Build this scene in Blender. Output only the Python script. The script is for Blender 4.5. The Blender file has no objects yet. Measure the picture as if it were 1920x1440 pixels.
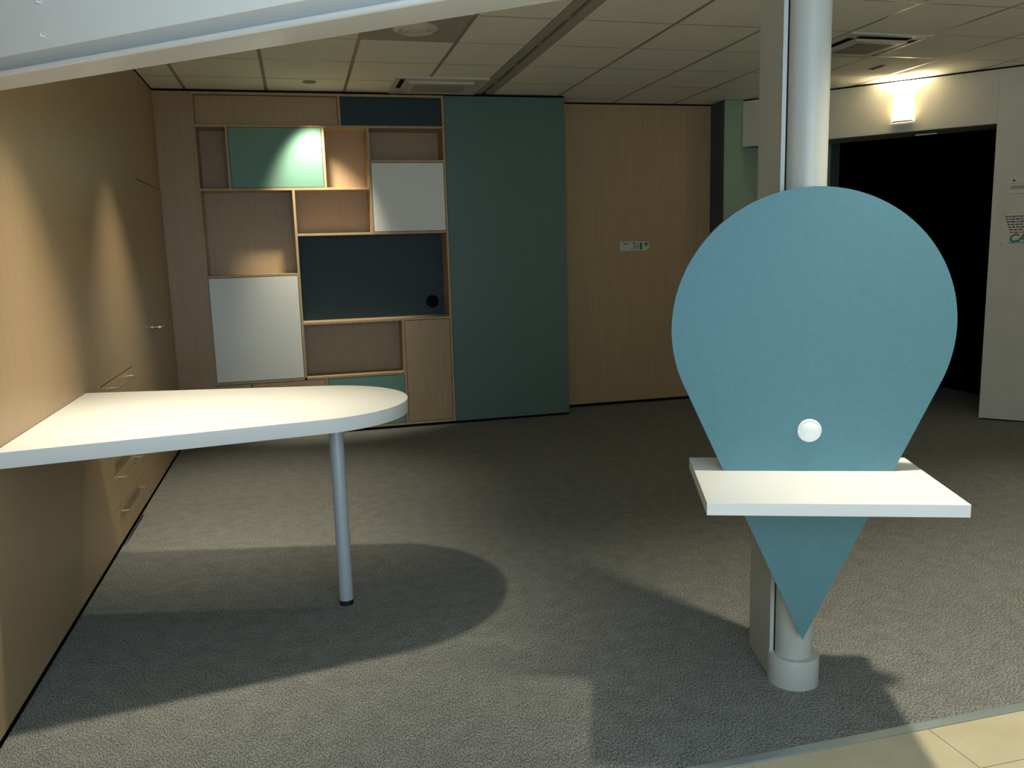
import bpy, bmesh, math, random
from mathutils import Vector, Matrix
random.seed(7)
SC = bpy.context.scene
COL = SC.collection

# ------------------------------------------------------------------ camera
F_PX = 1551.6
r = Vector((0.968, -0.248, -0.028)); fwd = Vector((0.240, 0.957, -0.159))
YAW, PITCH, ROLL = 0.24602175, 0.160010813, -0.0284047362
f_ = Vector((math.sin(YAW)*math.cos(PITCH), math.cos(YAW)*math.cos(PITCH), -math.sin(PITCH)))
r_ = Vector((math.cos(YAW), -math.sin(YAW), 0)); u_ = r_.cross(f_)
r2 = math.cos(ROLL)*r_ + math.sin(ROLL)*u_; u2 = -math.sin(ROLL)*r_ + math.cos(ROLL)*u_
cd = bpy.data.cameras.new('camera'); cam = bpy.data.objects.new('camera', cd); COL.objects.link(cam)
cam.matrix_world = Matrix(((r2.x, u2.x, -f_.x, 0), (r2.y, u2.y, -f_.y, 0), (r2.z, u2.z, -f_.z, 1.475), (0, 0, 0, 1)))
cd.sensor_fit = 'HORIZONTAL'; cd.sensor_width = 36; cd.lens = F_PX/1920*36; cd.clip_start = .05
SC.camera = cam

# ------------------------------------------------------------------ world, light, exposure
vs = SC.view_settings
vs.view_transform = 'Standard'; vs.look = 'None'; vs.gamma = 1; vs.use_curve_mapping = False; vs.exposure = 0.0
w = bpy.data.worlds.new('world'); SC.world = w; w.use_nodes = True
w.node_tree.nodes['Background'].inputs[0].default_value = (.55, .72, 1, 1)
w.node_tree.nodes['Background'].inputs[1].default_value = .02

WARM = (1.0, .885, .65)
def spot(loc, aim, watts, size=72, blend=.35, rad=.055, color=WARM):
    l = bpy.data.lights.new('downlight_beam', 'SPOT'); l.energy = watts; l.spot_size = math.radians(size); l.spot_blend = blend
    l.shadow_soft_size = rad; l.color = color
    o = bpy.data.objects.new('downlight_beam', l); COL.objects.link(o); o.location = loc
    o.rotation_euler = (Vector(aim)-Vector(loc)).to_track_quat('-Z', 'Y').to_euler()
    return o
def area(loc, aim, sx, sy, watts, color):
    l = bpy.data.lights.new('cool_fill_light', 'AREA'); l.shape = 'RECTANGLE'; l.size = sx; l.size_y = sy; l.energy = watts; l.color = color
    o = bpy.data.objects.new('cool_fill_light', l); COL.objects.link(o); o.location = loc
    o.rotation_euler = (Vector(aim)-Vector(loc)).to_track_quat('-Z', 'Y').to_euler()
    return o
ZC = 2.76
# ceiling downlights, last four unseen and added for overall brightness: (x, y), aim, watts, cone
DOWN = [
    ((-.45, 3.34), (-.45, 3.34, 0), 250, 72, .9, 'warm recessed downlight over the white wall table'),
    ((-.45, 5.05), (-.45, 5.05, 0), 190, 70, .9, 'warm recessed downlight over the wall drawers'),
    ((.17, 6.62), (.19, 7.00, 1.98), 210, 60, .75, 'tilted recessed downlight right in front of the shelving'),
    ((1.95, 1.93), (2.08, 2.12, 0), 235, 76, .8, 'recessed downlight just above the drop shaped counter'),
    ((4.20, 2.60), (4.20, 2.60, 0), 170, 80, .8, 'unseen fill downlight added out to the right of the column'),
    ((.30, -.05), (.30, -.05, 0), 420, 76, .8, 'unseen fill downlight added over the beige floor near the camera'),
    ((3.40, .40), (3.40, .40, 0), 420, 76, .8, 'unseen fill downlight added over the beige floor on the right'),
    ((5.40, 1.60), (5.40, 1.60, 0), 340, 76, .8, 'unseen fill downlight added farthest to the right'),
]
for (xy, aim, wt, sz, bl, lab) in DOWN:
    spot((xy[0], xy[1], ZC-.012), aim, wt, sz, bl)
# unseen cool area light added behind the camera as fill
area((.35, -.88, 1.78), (.35, 2.0, 1.76), 2.5, 1.6, 70, (.56, .79, 1.0))

# ------------------------------------------------------------------ materials
def mat(name, col, rough=.5, metal=0, spec=.5, emis=None, estr=0):
    m = bpy.data.materials.new(name); m.use_nodes = True
    b = m.node_tree.nodes['Principled BSDF']
    b.inputs['Base Color'].default_value = (*col, 1); b.inputs['Roughness'].default_value = rough
    b.inputs['Metallic'].default_value = metal; b.inputs['Specular IOR Level'].default_value = spec
    if emis: b.inputs['Emission Color'].default_value = (*emis, 1); b.inputs['Emission Strength'].default_value = estr
    return m
def noisy(name, c1, c2, scale=(40, 40, 40), nscale=1.0, rough=.6, bump=0.0, spec=.4, detail=4, lo=.35, hi=.65):
    m = mat(name, c1, rough, 0, spec); nt = m.node_tree; b = nt.nodes['Principled BSDF']
    tc = nt.nodes.new('ShaderNodeNewGeometry'); mp = nt.nodes.new('ShaderNodeMapping'); mp.inputs['Scale'].default_value = scale
    nz = nt.nodes.new('ShaderNodeTexNoise'); nz.inputs['Scale'].default_value = nscale; nz.inputs['Detail'].default_value = detail
    cr = nt.nodes.new('ShaderNodeValToRGB'); cr.color_ramp.elements[0].color = (*c1, 1); cr.color_ramp.elements[1].color = (*c2, 1)
    cr.color_ramp.elements[0].position = lo; cr.color_ramp.elements[1].position = hi
    nt.links.new(tc.outputs['Position'], mp.inputs[0]); nt.links.new(mp.outputs[0], nz.inputs['Vector'])
    nt.links.new(nz.outputs[0], cr.inputs[0]); nt.links.new(cr.outputs[0], b.inputs['Base Color'])
    if bump:
        bp = nt.nodes.new('ShaderNodeBump'); bp.inputs['Strength'].default_value = bump; bp.inputs['Distance'].default_value = .004
        nt.links.new(nz.outputs[0], bp.inputs['Height']); nt.links.new(bp.outputs[0], b.inputs['Normal'])
    return m
M = {}
# oak veneer: fine vertical grain, a stretched noise in object/world space
M['oak'] = noisy('oak_veneer', (.40, .285, .165), (.46, .335, .20), (120, 120, 3), 1.0, .42, 0, .4, 5, .3, .7)
M['oak_edge'] = noisy('oak_edge', (.60, .44, .22), (.70, .52, .28), (12, 12, 12), 1.0, .5)
M['oak_niche'] = M['oak']
M['carpet'] = None
M['white'] = mat('white_laminate', (.76, .77, .77), .45)
M['white_door'] = mat('white_cabinet_laminate', (.84, .87, .84), .5)
M['wall_white'] = noisy('painted_wall', (.66, .63, .55), (.70, .67, .58), (6, 6, 6), 1, .7)
M['green'] = mat('sage_green_laminate', (.15, .31, .255), .5)
M['green_panel'] = mat('grey_green_laminate', (.105, .185, .17), .5)
M['green_wall'] = mat('green_painted_wall', (.26, .38, .29), .6)
M['navy'] = mat('dark_petrol_laminate', (.007, .034, .048), .55)
M['pin'] = noisy('aqua_laminate', (.084, .213, .256), (.091, .225, .270), (60, 60, 60), 1, .5)
M['pin_edge'] = mat('board_edge', (.16, .17, .15), .6)
M['tile'] = noisy('mineral_fibre_tile', (.83, .81, .71), (.88, .86, .76), (90, 90, 90), 1, .9, .25, .1)
M['tile_dark'] = mat('beige_diffuser_plate', (.40, .37, .29), .6)
M['rail'] = mat('ceiling_rail', (.34, .315, .25), .28, .2)
M['black'] = mat('black_gap', (.006, .006, .007), .8, 0, .1)
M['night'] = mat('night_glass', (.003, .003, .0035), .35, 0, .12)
M['dark_frame'] = mat('dark_grey_frame', (.06, .075, .09), .5)
M['grey_col'] = mat('grey_painted_steel', (.45, .47, .44), .38)
M['leg'] = mat('silver_painted_leg', (.50, .57, .64), .35, .25)
M['steel'] = mat('brushed_steel', (.72, .70, .64), .28, 1)
M['rubber'] = mat('black_rubber', (.01, .01, .01), .6)
M['fascia'] = mat('white_fascia', (.88, .90, .90), .4)
M['fascia_lip'] = mat('white_gloss_lip', (.78, .79, .78), .18)
M['vinyl'] = noisy('beige_vinyl', (.52, .46, .31), (.57, .51, .36), (9, 9, 9), 1, .35)
M['strip'] = mat('aluminium_strip', (.45, .53, .55), .35, .6)
M['plastic'] = mat('white_plastic', (.85, .87, .87), .4)
M['plate'] = mat('sign_plate', (.55, .62, .56), .4)
M['sign_green'] = mat('sign_green', (.02, .16, .10), .5)
M['sign_dark'] = mat('sign_print', (.05, .06, .06), .6)
M['ac_white'] = mat('air_conditioner_white', (.60, .58, .50), .45)
M['ac_grille'] = mat('air_conditioner_grille', (.22, .20, .15), .6)
M['paper'] = mat('notice_paper', (.70, .67, .58), .7)
M['ink'] = mat('black_ink', (.06, .06, .06), .8)
M['ink_grey'] = mat('grey_ink', (.40, .39, .34), .8)
M['ink_red'] = mat('red_ink', (.5, .09, .05), .8)
M['logo'] = mat('logo_teal', (.02, .22, .20), .6)
# carpet: fine woven fleck
m = mat('grey_carpet', (.2, .2, .19), .95, 0, .05); nt = m.node_tree; b = nt.nodes['Principled BSDF']
g = nt.nodes.new('ShaderNodeNewGeometry')
def nz(scale, mapscale, det):
    mp = nt.nodes.new('ShaderNodeMapping'); mp.inputs['Scale'].default_value = mapscale
    mp.inputs['Rotation'].default_value = (0, 0, .1)
    n = nt.nodes.new('ShaderNodeTexNoise'); n.inputs['Scale'].default_value = scale; n.inputs['Detail'].default_value = det
    nt.links.new(g.outputs['Position'], mp.inputs[0]); nt.links.new(mp.outputs[0], n.inputs['Vector']); return n
n1 = nz(1, (260, 120, 1), 5); n2 = nz(1, (14, 14, 1), 4)
cr = nt.nodes.new('ShaderNodeValToRGB'); e = cr.color_ramp.elements
e[0].position = .42; e[0].color = (.095, .100, .097, 1); e[1].position = .60; e[1].color = (.31, .318, .297, 1)
ad = nt.nodes.new('ShaderNodeMath'); ad.operation = 'MULTIPLY_ADD'; ad.inputs[1].default_value = .12; 
nt.links.new(n2.outputs[0], ad.inputs[0]); 
sb = nt.nodes.new('ShaderNodeMath'); sb.operation = 'SUBTRACT'; sb.inputs[1].default_value = .06
nt.links.new(n1.outputs[0], sb.inputs[0]); nt.links.new(sb.outputs[0], ad.inputs[2])
nt.links.new(ad.outputs[0], cr.inputs[0]); nt.links.new(cr.outputs[0], b.inputs['Base Color'])
bp = nt.nodes.new('ShaderNodeBump'); bp.inputs['Strength'].default_value = .10; bp.inputs['Distance'].default_value = .002
nt.links.new(n1.outputs[0], bp.inputs['Height']); nt.links.new(bp.outputs[0], b.inputs['Normal'])
M['carpet'] = m
# lamp shade: translucent opal
m = bpy.data.materials.new('opal_lampshade'); m.use_nodes = True; nt = m.node_tree
out = nt.nodes['Material Output']; pb = nt.nodes['Principled BSDF']; pb.inputs['Base Color'].default_value = (.9, .88, .8, 1)
tr = nt.nodes.new('ShaderNodeBsdfTranslucent'); tr.inputs[0].default_value = (.95, .9, .75, 1)
mx = nt.nodes.new('ShaderNodeMixShader'); mx.inputs[0].default_value = .6
nt.links.new(pb.outputs[0], mx.inputs[1]); nt.links.new(tr.outputs[0], mx.inputs[2]); nt.links.new(mx.outputs[0], out.inputs[0])
M['shade'] = m
M['bulb'] = mat('bulb', (1, .95, .8), .4, 0, .3, (1, .86, .6), 40)
M['lens'] = mat('lamp_lens', (.05, .05, .05), .3, 0, .3, (1, .86, .6), 3)

# ------------------------------------------------------------------ mesh helpers (all in world coordinates)
def wloc(o):
    v = Vector((0, 0, 0))
    while o: v += o.location; o = o.parent
    return v
def empty(name, loc, label, cat, group=None):
    o = bpy.data.objects.new(name, None); COL.objects.link(o); o.location = loc; o.empty_display_size = .1
    o['label'] = label; o['category'] = cat
    if group: o['group'] = group
    return o
def tag(o, label, cat, group=None):
    o['label'] = label; o['category'] = cat
    if group: o['group'] = group
    return o
def struct(o): o['kind'] = 'structure'; return o
def finish(name, bm, mt, parent=None, smooth=False, bevel=0):
    bmesh.ops.recalc_face_normals(bm, faces=bm.faces)
    if bevel:
        bmesh.ops.bevel(bm, geom=[e for e in bm.edges if len(e.link_faces) == 2 and e.calc_face_angle(0) > .6], offset=bevel, segments=2, affect='EDGES', profile=.6)
    vs_ = [v.co for v in bm.verts]
    if parent: org = wloc(parent)
    else:
        lo = [min(v[i] for v in vs_) for i in range(3)]; hi = [max(v[i] for v in vs_) for i in range(3)]
        org = Vector(((lo[0]+hi[0])/2, (lo[1]+hi[1])/2, lo[2]))
    for v in bm.verts: v.co -= org
    me = bpy.data.meshes.new(name); bm.to_mesh(me); bm.free(); me.materials.append(mt)
    if smooth:
        for p in me.polygons: p.use_smooth = True
        me.set_sharp_from_angle(angle=.7)
    o = bpy.data.objects.new(name, me); COL.objects.link(o)
    if parent: o.parent = parent
    else: o.location = org
    return o
def add_box(bm, lo, hi):
    v = [bm.verts.new((x, y, z)) for x in (lo[0], hi[0]) for y in (lo[1], hi[1]) for z in (lo[2], hi[2])]
    for q in ((0, 1, 3, 2), (4, 6, 7, 5), (0, 4, 5, 1), (2, 3, 7, 6), (0, 2, 6, 4), (1, 5, 7, 3)):
        bm.faces.new([v[i] for i in q])
def box(name, lo, hi, mt, parent=None, bevel=0):
    bm = bmesh.new(); add_box(bm, lo, hi); return finish(name, bm, mt, parent, False, bevel)
def boxes(name, lst, mt, parent=None):
    bm = bmesh.new()
    for lo, hi in lst: add_box(bm, lo, hi)
    return finish(name, bm, mt, parent)
def add_prism(bm, pts, O, U, V, N, d):
    """polygon pts in plane O + a*U + b*V, extruded by d along N"""
    O, U, V, N = map(Vector, (O, U, V, N))
    a = [bm.verts.new(O+U*p[0]+V*p[1]) for p in pts]; c = [bm.verts.new(O+U*p[0]+V*p[1]+N*d) for p in pts]
    n = len(pts); bm.faces.new(a); bm.faces.new(c[::-1])
    for i in range(n): bm.faces.new((a[i], a[(i+1) % n], c[(i+1) % n], c[i]))
def prism(name, pts, O, U, V, N, d, mt, parent=None, smooth=False, bevel=0):
    bm = bmesh.new(); add_prism(bm, pts, O, U, V, N, d); return finish(name, bm, mt, parent, smooth, bevel)
def add_tube(bm, A, B, ra, rb=None, seg=16, caps=True):
    A, B = Vector(A), Vector(B); rb = ra if rb is None else rb; z = (B-A).normalized()
    x = z.orthogonal().normalized(); y = z.cross(x)
    p = [bm.verts.new(A+(x*math.cos(t)+y*math.sin(t))*ra) for t in (2*math.pi*i/seg for i in range(seg))]
    q = [bm.verts.new(B+(x*math.cos(t)+y*math.sin(t))*rb) for t in (2*math.pi*i/seg for i in range(seg))]
    for i in range(seg): bm.faces.new((p[i], p[(i+1) % seg], q[(i+1) % seg], q[i]))
    if caps: bm.faces.new(p[::-1]); bm.faces.new(q)
def tube(name, A, B, ra, mt, parent=None, rb=None, seg=24, bevel=0):
    bm = bmesh.new(); add_tube(bm, A, B, ra, rb, seg); return finish(name, bm, mt, parent, True, bevel)
def lathe(name, prof, O, axis, mt, parent=None, seg=32):
    O, z = Vector(O), Vector(axis).normalized(); x = z.orthogonal().normalized(); y = z.cross(x); bm = bmesh.new(); rings = []
    for (rr, h) in prof:
        rings.append([bm.verts.new(O+z*h+(x*math.cos(2*math.pi*i/seg)+y*math.sin(2*math.pi*i/seg))*rr) for i in range(seg)])
    for a, c in zip(rings, rings[1:]):
        for i in range(seg): bm.faces.new((a[i], a[(i+1) % seg], c[(i+1) % seg], c[i]))
    bm.faces.new(rings[0][::-1]); bm.faces.new(rings[-1])
    return finish(name, bm, mt, parent, True)
def copy_of(o, parent=None, loc=None):
    c = o.copy(); COL.objects.link(c); c.parent = parent
    if loc is not None: c.location = loc
    return c

XW, YB, YW = -.990, 6.977, 7.279        # left wall, shelving front, oak end wall
# ------------------------------------------------------------------ floor
YT = 1.967                                # carpet edge
fl = struct(box('floor', (XW-.1, -2.5, -.08), (9.5, 10.2, -.012), M['black']))
cp = struct(box('carpet', (XW, YT, -.012), (9.4, 10.1, 0), M['carpet'], fl)); 
ts = .6
tile_me = None
for i in range(-4, 6):
    for j in range(0, 5):
        x0 = 1.765+i*ts; x1 = x0+ts; y1 = 1.743-(j-1)*ts; y0 = y1-ts
        if j == 0: y0, y1 = 1.743, YT-.022
        x0 = max(x0, XW)
        if x1 <= XW: continue
        box('floor_tile', (x0+.0012, y0+.0012, -.012), (x1-.0012, y1-.0012, 0), M['vinyl'], fl)
box('edge_strip', (XW, YT-.022, -.012), (5.4, YT+.012, .004), M['strip'], fl, .002)

# ------------------------------------------------------------------ ceiling: grid of fibre tiles over a dark void
ce = struct(box('ceiling', (XW-.1, -2.5, ZC+.06), (9.5, 10.2, ZC+.12), M['black']))
GX0, GY0, G = -.75, 2.325, .597
GYS = .600
gap = .022
full = None
for i in range(-1, 12):
    for j in range(-8, 9):
        x0, x1 = GX0+G*i, GX0+G*(i+1); y0, y1 = GY0+GYS*j, GY0+GYS*(j+1)
        x0 = max(x0, XW+.003-gap/2)
        if i == 3: x1 = 1.50                         # cut beside the partition rail
        if i == 4: x0 = 1.655
        mt = M['tile']
        if i == 2 and j == 4: mt = M['tile_dark']
        if mt is M['tile'] and i not in (-1, 3, 4) and full:
            copy_of(full, ce, (x0-full_x0, y0-full_y0, 0)); continue
        o = box('ceiling_tile', (x0+gap/2, y0+.005, ZC), (x1-gap/2, y1-.005, ZC+.02), mt, ce)
        if mt is M['tile'] and i not in (-1, 3, 4): full, full_x0, full_y0 = o, x0, y0
for i in range(0, 13):
    if i == 4: continue
    x = GX0+G*i; box('ceiling_rail', (x-.0115, -2.5, ZC-.0004), (x+.012, 7.3, ZC+.022), M['rail'], ce)
for j in range(-7, 9):
    y = GY0+GYS*j; box('cross_rail', (XW, y-.0055, ZC-.0003), (6.7, y+.0055, ZC+.0225), M['rail'], ce)
box('partition_rail', (1.495, -2.5, ZC-.001), (1.562, YB, ZC+.03), M['tile_dark'], ce)
box('partition_rail', (1.590, -2.5, ZC-.001), (1.660, YB, ZC+.03), M['tile_dark'], ce)
box('partition_slot', (1.562, -2.5, ZC+.02), (1.590, YB, ZC+.035), M['black'], ce)

# ------------------------------------------------------------------ left wall: oak cladding with a flush door and flush drawers
D0, D1, DZ = 5.955, 6.915, 2.003           # flush door
K0, K1, KZ = 4.43, 5.275, .862             # drawer block
WT = ZC-.012; ZB = .022
bm = bmesh.new(); t = .04
for (ya, yb, za, zb) in ((-2.5, K0, ZB, WT), (K0, K1, KZ+.003, WT), (K1, D0, ZB, WT), (D0, D1+.003, DZ+.006, WT), (D1+.003, YB+.3, ZB, WT)):
    add_box(bm, (XW-t, ya, za), (XW, yb, zb))
wl = struct(finish('wall_left', bm, M['oak']))
box('backing', (XW-.1, -2.5, 0), (XW-t-.03, YB+.3, ZC+.02), M['black'], wl)
struct(box('baseboard_left', (XW-.06, -2.5, 0), (XW-.012, YB, ZB+.004), M['black']))
struct(box('trim_1', (XW-.05, -2.5, WT), (XW-.012, YB, ZC), M['black']))  # black strip put in for the shadow line along the wall top
dr = struct(box('door_1', (XW-.045, D0+.001, ZB), (XW-.0005, D1, DZ), M['oak']))
h = tube('door_handle', (XW-.002, 6.03, 1.030), (XW+.008, 6.03, 1.030), .026, M['steel'], dr)
bm = bmesh.new(); add_tube(bm, (XW, 6.03, 1.03), (XW+.055, 6.03, 1.03), .010); add_tube(bm, (XW+.052, 6.02, 1.03), (XW+.052, 6.17, 1.027), .009)
finish('lever', bm, M['steel'], dr, True)
ch = empty('drawer_block', (XW-.2, (K0+K1)/2, 0), 'oak drawer block with bar handles flush in the left oak wall', 'drawers')
zs = [ZB, .206, .388, .628, KZ]
for k in range(4):
    d = box('drawer', (XW-.04, K0+.0005, zs[k]+.0015), (XW, K1-.0005, zs[k+1]-.0035), M['oak'], ch)
    hz = zs[k+1]-.032; ya, yb = 4.60, 5.06
    bm = bmesh.new(); add_tube(bm, (XW+.042, ya-.012, hz), (XW+.042, yb+.03, hz), .0055, None, 12)
    for yy in (ya, yb): add_tube(bm, (XW-.001, yy, hz), (XW+.042, yy, hz), .0048, None, 12)
    finish('bar_handle', bm, M['steel'], d, True)

# ------------------------------------------------------------------ back: shelving unit
NB = .25
struct(box('trim_2', (XW+.001, YB, ZB), (-.7185, YB+.04, 2.742), M['oak']))            # oak filler beside the shelving
struct(box('baseboard_back', (XW, YB+.012, 0), (2.28, YB+.05, ZB-.002), M['black']))
struct(box('trim_3', (XW, YB+.012, 2.744), (2.28, YB+.06, ZC), M['black']))  # shadow line above the shelving, painted as a black strip
sh = empty('shelving_unit', (.26, YB+NB/2, 0), 'oak shelving wall of open niches with white, green and dark blue doors', 'shelving')
T = .0095
XL, XR, ZL, ZH = -.718, 1.240, ZB+.002, 2.742
def board(name, x0, x1, z0, z1): box(name, (x0, YB, z0), (x1, YB+NB-.002, z1), M['oak_edge'] if False else M['oakb'], sh, .0008)
M['oakb'] = noisy('oak_board', (.44, .32, .18), (.50, .37, .21), (30, 30, 6), 1.0, .45)
def hb(z, x0, x1): board('shelf_board', x0+T, x1-T, z-T, z+T)
def vb(x, z0, z1): board('divider', x-T, x+T, z0+T, z1-T)
XLc, XRc, Zb, Zt = XL+T, XR-T, ZL+T, ZH-T
box('side_panel', (XL, YB+.003, ZL), (XL+2*T, YB+NB-.002, ZH), M['oak'], sh); board('side_panel', XR-2*T, XR, ZL, ZH)
hb(Zt, XLc, XRc); hb(Zb, XLc, XRc)
H1, H2, H3, H4, H5, H6, H7 = 2.490, 2.007, 2.220, 1.646, 1.333, .928, .474
hb(H1, XLc, XRc); hb(H2, XLc, .612); hb(H3, .612, XRc); hb(H4, 0, XRc); hb(H5, XLc, 0); hb(H6, 0, XRc); hb(H7, XLc, .822)
vb(.394, H1, Zt); vb(-.475, H2, H1); vb(.255, H2, H1); vb(.612, H4, H1); vb(0, H7-2*T, H2); vb(.822, Zb, H6); vb(.166, Zb, H7)
box('back_panel', (XL, YB+NB-.002, ZL), (XR, YB+NB+.012, ZH), M['oak'], sh)
bk = box('blue_back_panel', (T, YB+NB-.012, H6+T), (XRc-T, YB+NB-.0025, H4-T), M['navy'], sh)
lathe('cable_grommet', [(.0, 0), (.055, 0), (.055, .006), (.046, .010), (.040, .004), (0, .004)], (1.115, YB+NB-.012, 1.055), (0, -1, 0), M['black'], bk)
def door(x0, x1, z0, z1, m_, inset=.001, lab=None):
    g_ = .0038
    o = box('door_panel', (x0+T+g_, YB+inset, z0+T+g_), (x1-T-g_, YB+inset+.019, z1-T-g_), m_, sh, .0008)
    if lab: o['label'] = lab
door(-.475, .255, H2, H1, M['green'], -.001, 'sage green door panel')
door(.612, XRc, H4, H3, M['white_door'], -.001, 'small white door panel')
door(XLc, 0, H7, H5, M['white_door'], -.001, 'large white door panel')
door(.822, XRc, Zb, H6, M['oak'], .001, 'oak door panel')
door(.166, .822, Zb, H7, M['green'], .001, 'low green door panel')
door(XLc, -.42, Zb, H7, M['oak'], .001); door(-.42-2*T, .166, Zb, H7, M['oak'], .001)
door(XLc, .394, H1, Zt, M['oak'], .028); door(.394, XRc, H1, Zt, M['navy'], .014, 'dark blue door panel')
# tall grey-green cupboard
tc_ = empty('tall_cupboard', (1.76, YB+.15, 0), 'tall plain dark green cupboard between shelving and oak wall', 'cupboard')
box('cupboard_body', (1.244, YB+.022, ZB), (2.276, YW, 2.738), M['green_panel'], tc_)
box('cupboard_door', (1.243, YB, ZB), (2.278, YB+.02, 2.740), M['green_panel'], tc_, .001)
# oak end wall
wb = struct(box('wall_back', (2.2, YW, ZB+.006), (3.9, YW+.05, WT-.004), M['oak']))
struct(box('trim_4', (2.27, YW+.012, WT-.006), (3.9, YW+.05, ZC), M['black']))  # black strip painting the shadow line over the oak wall
struct(box('trim_5', (2.27, YW+.010, 0), (3.9, YW+.05, ZB+.008), M['black']))
# occupancy plate on the oak wall
sp = empty('door_sign', (3.04, YW, 1.44), 'small pale sliding sign with green bar on the oak wall', 'sign')
def rr(x0, x1, z0, z1, rl, rrr, n=8):
    p = []
    for (cx, cz, a0, q) in ((x1-rrr, z1-rrr, 0, rrr), (x0+rl, z1-rl, 90, rl), (x0+rl, z0+rl, 180, rl), (x1-rrr, z0+rrr, 270, rrr)):
        for k in range(n+1):
            a = math.radians(a0+90*k/n); p.append((cx+q*math.cos(a), cz+q*math.sin(a)))
    return p
def plate(name, x0, x1, z0, z1, rl, rrr, y0, d, m_, par): return prism(name, rr(x0, x1, z0, z1, rl, rrr), (0, y0, 0), (1, 0, 0), (0, 0, 1), (0, -1, 0), d, m_, par)
pl = plate('plate', 2.893, 3.186, 1.440, 1.524, .012, .035, YW, .006, M['plate'], sp)
plate('green_bar', 3.092, 3.112, 1.450, 1.514, .003, .003, YW-.006, .002, M['sign_green'], pl)
plate('pale_green_field', 3.02, 3.088, 1.452, 1.512, .003, .003, YW-.006, .001, mat('pale_green', (.28, .46, .38), .5), pl)
plate('slider', 3.12, 3.176, 1.452, 1.512, .008, .026, YW-.006, .003, M['plate'], pl)
for k, (xa, xb, za) in enumerate(((2.925, 2.972, 1.502), (3.02, 3.04, 1.505), (3.002, 3.012, 1.452), (3.135, 3.165, 1.506), (3.132, 3.172, 1.494), (3.14, 3.17, 1.482))):
    plate('print_mark', xa, xb, za, za+.008, .002, .002, YW-.0085, .001, M['sign_dark'], pl)

# ------------------------------------------------------------------ right side: green block, oblique white wall with opening
gw = struct(box('wall_green', (3.812, 7.03, 0), (4.92, 7.40, ZC-.004), M['green_wall']))
box('return_face', (3.806, 7.028, 0), (3.8125, YW, ZC-.005), M['dark_frame'], gw)
struct(box('trim_6', (4.921, 7.035, 0), (5.02, 7.20, 2.6), M['dark_frame']))
O_ = Vector((3.990, 7.022, 0)); d_ = Vector((.6655, -.7464, 0)); n_ = Vector((.7464, .6655, 0))   # along the wall, into the wall
S1 = 2.012
wr = struct(prism('wall_right', [(S1, 0.012), (5.2, 0.012), (5.2, ZC-.014), (S1, ZC-.014)], O_, d_, (0, 0, 1), n_, .36, M['wall_white']))
hd = struct(prism('wall_header', [(0, 2.345), (S1-.001, 2.345), (S1-.001, ZC-.014), (0, ZC-.014)], O_, d_, (0, 0, 1), n_, .36, M['wall_white']))
prism('soffit', [(0.002, 2.340), (S1-.004, 2.340), (S1-.004, 2.345), (0.002, 2.345)], O_+n_*.002, d_, (0, 0, 1), n_, .356, M['ac_grille'], hd)
struct(prism('trim_7', [(0.0, ZC-.014), (5.2, ZC-.014), (5.2, ZC), (0.0, ZC)], O_+n_*.012, d_, (0, 0, 1), n_, .3, M['black']))  # shadow line over the white wall, put in as black
struct(prism('baseboard_right', [(S1+.01, 0), (5.2, 0), (5.2, .012), (S1+.01, .012)], O_+n_*.012, d_, (0, 0, 1), n_, .3, M['black']))
prism('guide_strip', [(1.40, 2.332), (1.56, 2.332), (1.56, 2.340), (1.40, 2.340)], O_+n_*.235, d_, (0, 0, 1), n_, .03, M['plastic'], hd)
# dark glazed front beyond the opening
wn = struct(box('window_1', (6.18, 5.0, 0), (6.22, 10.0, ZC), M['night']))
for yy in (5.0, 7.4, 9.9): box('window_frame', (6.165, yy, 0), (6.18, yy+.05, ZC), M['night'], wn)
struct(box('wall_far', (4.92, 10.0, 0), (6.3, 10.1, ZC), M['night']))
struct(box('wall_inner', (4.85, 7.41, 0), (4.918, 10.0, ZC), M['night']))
# walls out of view that close the room
struct(box('wall_side', (7.5, -2.5, 0), (7.6, 3.2, ZC), M['wall_white']))
bm = bmesh.new()
for lo, hi in (((XW-.1, -1.06, 0), (-.90, -.96, ZC)), ((1.60, -1.06, 0), (7.6, -.96, ZC)), ((-.90, -1.06, 0), (1.60, -.96, .98)), ((-.90, -1.06, 2.58), (1.60, -.96, ZC))): add_box(bm, lo, hi)
struct(finish('wall_front', bm, M['wall_white']))

# ------------------------------------------------------------------ wall lamp
LO = O_+d_*1.338
lm = empty('wall_lamp', LO+Vector((0, 0, 2.43)), 'lit white flared wall lamp above the dark opening', 'lamp')
bm = bmesh.new(); rows = []
for k in range(9):
    f = k/8; z = 2.425+f*.215; hw = .083-.014*math.sin(f*math.pi/2)-.004*f; dp = .075-.018*f
    ring = []
    for q in range(17):
        a = math.pi*q/16; ring.append(LO+d_*(-hw*math.cos(a)/max(abs(math.cos(a))**.55, 1e-3)**1 if False else -hw*math.copysign(abs(math.cos(a))**.6, math.cos(a)))-n_*(.004+dp*abs(math.sin(a))**.6)+Vector((0, 0, z)))
    rows.append([bm.verts.new(p) for p in ring])
for a, c in zip(rows, rows[1:]):
    for q in range(16): bm.faces.new((a[q], a[q+1], c[q+1], c[q]))
bm.faces.new(rows[0])
bmesh.ops.solidify(bm, geom=bm.faces[:], thickness=.003)
finish('lamp_shade', bm, M['shade'], lm, True)
prism('wall_plate', [(-.05, 2.46), (.05, 2.46), (.05, 2.60), (-.05, 2.60)], LO, d_, (0, 0, 1), -n_, .006, M['plastic'], lm)
lathe('bulb', [(0.001, 0), (.012, .002), (.016, .02), (.016, .06), (.010, .075), (.001, .078)], LO-n_*.038+Vector((0, 0, 2.455)), (0, 0, 1), M['bulb'], lm, 16)
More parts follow.
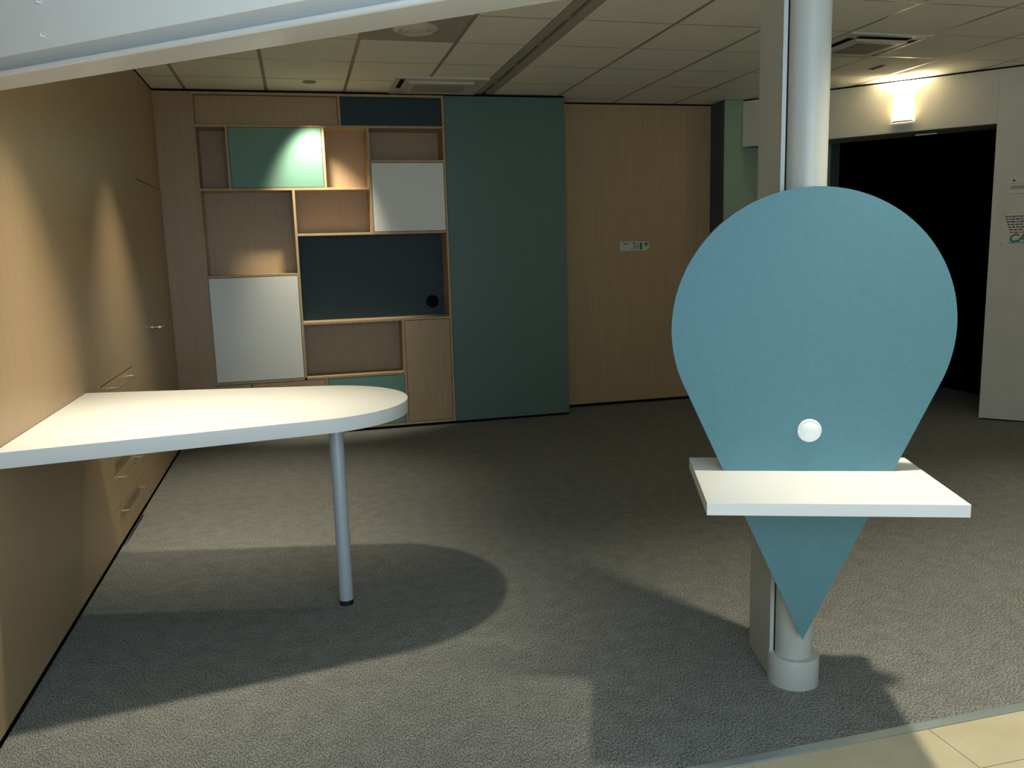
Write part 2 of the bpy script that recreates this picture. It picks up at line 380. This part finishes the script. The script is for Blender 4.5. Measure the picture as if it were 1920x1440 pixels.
pl_ = bpy.data.lights.new('wall_lamp_light', 'POINT'); pl_.energy = 2.5; pl_.color = (1, .85, .56); pl_.shadow_soft_size = .018
po = bpy.data.objects.new('wall_lamp_light', pl_); COL.objects.link(po); po.location = LO-n_*.040+Vector((0, 0, 2.53))
b_ = LO-n_*.055+Vector((0, 0, 2.605))
ul = spot(b_, b_-n_*.35+Vector((0, 0, 1)), 70, 150, .8, .02, (1, .85, .56)); ul.name = 'wall_lamp_uplight'

# ------------------------------------------------------------------ notices on the right wall
def wp(name, pts, off, d, m_, par): return prism(name, pts, O_-n_*off, d_, (0, 0, 1), -n_, d, m_, par)
def rect(s0, s1, z0, z1): return [(s0, z0), (s1, z0), (s1, z1), (s0, z1)]
s0 = 2.095
n1_ = empty('notice', O_+d_*(s0+.13)+Vector((0, 0, 1.42)), 'printed notice with green logo taped to the right wall', 'notice')
sheet = wp('sheet', rect(s0, s0+.27, 1.41, 1.655), 0, .0006, M['paper'], n1_)
for k in range(7):
    zz = 1.632-k*.0205; x = s0+.012+k*.0065; mm = M['ink_red'] if k == 6 else M['ink']
    while x < s0+.245:
        wd = random.uniform(.012, .034); wp('printed_word', rect(x, min(x+wd, s0+.25), zz-.010, zz), .0006, .0002, mm, sheet); x += wd+.006
wp('tape', rect(s0-.006, s0+.004, 1.640, 1.652), .0004, .0006, M['ink_grey'], sheet); wp('tape', rect(s0-.006, s0+.006, 1.412, 1.424), .0004, .0006, M['ink_grey'], sheet)
tcu = bpy.data.curves.new('logo_letters', 'FONT'); tcu.body = 'CA'; tcu.size = .085; tcu.shear = .25; tcu.extrude = .0003; tcu.offset = .003
to = bpy.data.objects.new('logo_letters', tcu); COL.objects.link(to)
dg = bpy.context.evaluated_depsgraph_get(); me = bpy.data.meshes.new_from_object(to.evaluated_get(dg)); bpy.data.objects.remove(to)
base = O_+d_*(s0+.045)-n_*.0012+Vector((0, 0, 1.432))-wloc(sheet)
me.transform(Matrix(((d_.x, 0, -n_.x, base.x), (d_.y, 0, -n_.y, base.y), (0, 1, 0, base.z), (0, 0, 0, 1)))); me.materials.clear(); me.materials.append(M['logo'])
lo_ = bpy.data.objects.new('logo_letters', me); COL.objects.link(lo_); lo_.parent = sheet
wp('logo_rule', rect(s0+.042, s0+.17, 1.421, 1.427), .0006, .0003, M['logo'], sheet)
n2_ = empty('notice', O_+d_*(s0+.15)+Vector((0, 0, 1.79)), 'small grey notice with dark arrow above the logo notice', 'notice')
sheet = wp('sheet', rect(s0+.025, s0+.26, 1.785, 1.925), 0, .0006, M['paper'], n2_)
wp('grey_band', rect(s0+.036, s0+.25, 1.835, 1.862), .0006, .0002, M['ink_grey'], sheet); wp('grey_rule', rect(s0+.036, s0+.25, 1.796, 1.801), .0006, .0002, M['ink_grey'], sheet)
wp('grey_rule', rect(s0+.036, s0+.25, 1.876, 1.880), .0006, .0002, M['ink_grey'], sheet)
wp('arrow', [(s0+.045, 1.889), (s0+.075, 1.900), (s0+.042, 1.914), (s0+.052, 1.901)], .0006, .0003, M['ink'], sheet)

# ------------------------------------------------------------------ ceiling fittings
def cassette(x0, x1, y0, y1, lab, slots, gm_):
    cx, cy = (x0+x1)/2, (y0+y1)/2
    a = empty('ceiling_air_conditioner', (cx, cy, ZC), lab, 'air conditioner')
    box('casing', (x0, y0, ZC-.014), (x1, y1, ZC+.018), M['ac_white'], a, .003)
    box('intake_grille', (x0+.15, y0+.15, ZC-.028), (x1-.15, y1-.15, ZC-.0145), gm_, a, .002)
    bm = bmesh.new(); e0, e1 = .10, .15
    for (lo, hi) in (((x0+e0, y0+e0, ZC-.030), (x1-e0, y0+e1, ZC-.0142)), ((x0+e0, y1-e1, ZC-.030), (x1-e0, y1-e0, ZC-.0142)), ((x0+e0, y0+e1, ZC-.030), (x0+e1, y1-e1, ZC-.0142)), ((x1-e1, y0+e1, ZC-.030), (x1-e0, y1-e1, ZC-.0142))): add_box(bm, lo, hi)
    finish('grille_frame', bm, M['ac_white'], a)
    for (lo, hi) in slots: box('air_slot', (lo[0], lo[1], ZC-.0165), (hi[0], hi[1], ZC-.0141), M['black'], a)
x0, x1, y0, y1 = 3.435, 4.02, 4.728, 5.322
cassette(x0, x1, y0, y1, 'square ceiling air conditioner with dark slots near the lit wall lamp', (((x0+.09, y0+.045), (x1-.11, y0+.095)), ((x1-.075, y0+.09), (x1-.035, y1-.07)), ((x0+.04, y0+.10), (x0+.09, y1-.09)), ((x0+.09, y1-.085), (x1-.1, y1-.04))), M['ac_grille'])
x0, x1, y0, y1 = .79, 1.49, 6.345, 6.955
cassette(x0, x1, y0, y1, 'ceiling air conditioner with dark slot above the shelving unit', (((x0+.03, y0+.04), (x0+.065, y0+.36)), ((x0+.10, y0+.40), (x0+.13, y0+.50))), M['tile_dark'])
df = empty('round_diffuser', (.748, 5.03, ZC), 'round white ringed air diffuser in the ceiling', 'air vent')
lathe('outer_ring', [(.085, 0), (.132, 0), (.132, .006), (.105, .020), (.085, .012)], (.748, 5.03, ZC), (0, 0, -1), M['ac_white'], df)
lathe('middle_ring', [(.05, .004), (.078, .004), (.078, .010), (.064, .022), (.05, .014)], (.748, 5.03, ZC), (0, 0, -1), M['ac_white'], df)
lathe('centre_disc', [(.001, .008), (.042, .008), (.042, .014), (.02, .024), (.001, .026)], (.748, 5.03, ZC), (0, 0, -1), M['ac_white'], df)
lathe('throat', [(.001, 0), (.12, 0), (.12, .002), (.001, .002)], (.748, 5.03, ZC), (0, 0, -1), M['ac_grille'], df)
cs = empty('ceiling_slot', (4.32, 5.64, ZC), 'small dark slot in the ceiling tile left of the wall lamp', 'ceiling slot')
box('slot_plate', (4.295, 5.565, ZC-.004), (4.345, 5.715, ZC), M['ac_grille'], cs)
box('slot_opening', (4.305, 5.575, ZC-.005), (4.335, 5.705, ZC-.004), M['black'], cs)
for (xy, aim, wt, sz, bl, lab) in DOWN:
    a = empty('downlight', (*xy, ZC), lab, 'downlight', 'recessed ceiling downlights')
    lathe('trim_ring', [(.034, 0), (.05, 0), (.05, .003), (.046, .006), (.036, .003)], (*xy, ZC), (0, 0, -1), M['ac_grille'], a)
    lathe('lens', [(.001, 0), (.033, 0), (.033, .001), (.001, .001)], (*xy, ZC), (0, 0, -1), M['black'], a)

# ------------------------------------------------------------------ white wall table
tb = empty('wall_table', (-.3, 3.5, 0), 'white table with rounded end fixed to the oak wall on one round leg', 'table')
cx, cy, R_ = -.008, 3.468, .418
A0 = (-.988, 4.128); B0 = (-.988, 2.905)
def tangent(P, sgn):
    dx, dy = P[0]-cx, P[1]-cy; d = math.hypot(dx, dy); a = math.atan2(dy, dx); bta = math.acos(R_/d); t_ = a+sgn*bta
    return t_
ta, tb_ = tangent(A0, -1), tangent(B0, 1)
if ta < 0: ta += 2*math.pi
if tb_ > 0: tb_ -= 2*math.pi
pts = [B0]
n = 48
for k in range(n+1):
    a = tb_+(ta-tb_)*k/n; pts.append((cx+R_*math.cos(a), cy+R_*math.sin(a)))
pts.append(A0)
prism('table_top', pts, (0, 0, .828), (1, 0, 0), (0, 1, 0), (0, 0, 1), .054, M['white'], tb, True, .0015)
lg = tube('leg', (.105, 3.437, .022), (.105, 3.437, .826), .030, M['leg'], tb, None, 32)
tube('foot', (.105, 3.437, 0), (.105, 3.437, .022), .029, M['rubber'], lg)
tube('mounting_flange', (.105, 3.437, .820), (.105, 3.437, .828), .055, M['leg'], tb)

# ------------------------------------------------------------------ column
P0 = Vector((1.185, 2.353, 0)); du = Vector((.9345, -.3560, 0)); dn = Vector((.3560, .9345, 0))   # along the board, away from the camera
C0 = P0+du*.345+dn*.104
cl = empty('column', C0, 'grey round steel column with boxed casing behind the drop shaped board', 'column')
tube('pipe', C0+Vector((0, 0, .0)), C0+Vector((0, 0, ZC+.005)), .061, M['grey_col'], cl, None, 48)
lathe('base_collar', [(.0612, 0), (.084, 0), (.084, .094), (.081, .100), (.0612, .100)], C0+Vector((0, 0, .0)), (0, 0, 1), M['grey_col'], cl, 48)
cs_ = prism('casing', [(-.078, .016), (.05, .016), (.05, .25), (-.104, .25)], C0, du, dn, (0, 0, 1), ZC+.005, M['grey_col'], cl, False, .002)
prism('casing_edge', [(-.0785, .0), (-.0655, .0), (-.0655, .0155), (-.0785, .0155)], C0+Vector((0, 0, .10)), du, dn, (0, 0, 1), ZC-.095, M['grey_col'], cs_)
prism('seam', [(-.0652, .006), (-.0600, .006), (-.0600, .015), (-.0652, .015)], C0+Vector((0, 0, .10)), du, dn, (0, 0, 1), ZC-.095, M['black'], cs_)

# ------------------------------------------------------------------ drop shaped board with a counter through it
pc = empty('pin_counter', C0, 'aqua drop shaped board with white counter mounted on the grey column', 'counter')
uc, zc_, Rb, zt = .350, 1.2155, .423, .193
ang = math.acos(Rb/(zc_-zt))                                  # tangent from the tip
a0, a1 = -math.pi/2+ang, math.pi*1.5-ang
pts = [(uc, zt)]+[(uc+Rb*math.cos(a0+(a1-a0)*k/96), zc_+Rb*math.sin(a0+(a1-a0)*k/96)) for k in range(97)]
bd = prism('board_core', pts, P0+dn*.0015, du, (0, 0, 1), dn, .034, M['pin_edge'], pc, True)
prism('board_face', pts, P0, du, (0, 0, 1), dn, .0015, M['pin'], pc, True)
G0 = P0+du*.352+Vector((0, 0, .893))
gm = lathe('cable_grommet', [(.001, 0), (.0365, 0), (.0365, .003), (.033, .006), (.0295, .004), (.001, .004)], G0, -dn, M['plastic'], pc, 40)
lathe('cap', [(.001, .004), (.0285, .004), (.0285, .0055), (.027, .0065), (.001, .0065)], G0, -dn, M['white_door'], gm, 40)
pp = [G0.x, 0]
prism('cable_flap', [(-.016, -.018), (.016, -.018), (.012, -.011), (-.012, -.011)], G0-dn*.0065, du, (0, 0, 1), -dn, .001, M['plastic'], gm)
# counter: one slab, notched round the column
ct = [(0, -.345), (.70, -.345), (.70, .172), (.452, .172), (.452, .036), (.248, .036), (.248, .172), (0, .172)]
ct = [(0, -.342), (.70, -.342), (.70, .172), (.455, .172), (.455, .038), (.245, .038), (.245, .172), (0, .172)]
prism('counter_top', ct, P0+Vector((0, 0, .726)), du, dn, (0, 0, 1), .036, M['white'], pc, False, .001)

# ------------------------------------------------------------------ white fascia hanging near the camera
ef, mf = Vector((.779, -.627, 0)), Vector((.627, .779, 0)); QF = Vector((-.853, 2.979, 0))-Vector((0, 0, 0))
zf = 2.05
fa = empty('fascia_beam', QF+ef*.9+Vector((0, 0, zf)), 'white suspended fascia beam with rounded lower lip near the camera', 'beam')
def beam(name, pts, m_, bev=0):
    bm = bmesh.new(); add_prism(bm, pts, QF, mf, (0, 0, 1), ef, 2.15)
    for v in bm.verts:                                      # mitre the far end flush against the left wall
        if (v.co-QF).dot(ef) < .01: v.co += ef*((XW+.001-v.co.x)/ef.x)
    return finish(name, bm, m_, fa, True, bev)
lp = [(-.006, zf+.052), (.060, zf+.024), (.020, zf+.017)]+[(.010-.010*math.cos(math.radians(a)), zf+.009-.009*math.sin(math.radians(a))) for a in range(-70, 91, 16)]+[(.140, zf), (.140, zf+.052)]
beam('lip', lp, M['fascia_lip'])
up = [(-.006, zf+.052), (.140, zf+.052), (.140, ZC-.003), (-.006, ZC-.003)]
pn = beam('panel', up, M['fascia'], .002)
for s_, z_ in ((.222, 2.232), (.222, 2.138)):
    A_ = QF-mf*.006+ef*s_+Vector((0, 0, z_))
    bm = bmesh.new(); add_tube(bm, A_, A_-mf*.010, .004, .003, 10); add_tube(bm, A_-mf*.009+Vector((0, 0, -.004)), A_-mf*.009+Vector((0, 0, .008)), .003, None, 10)
    finish('screw_hook', bm, M['plastic'], pn, True)
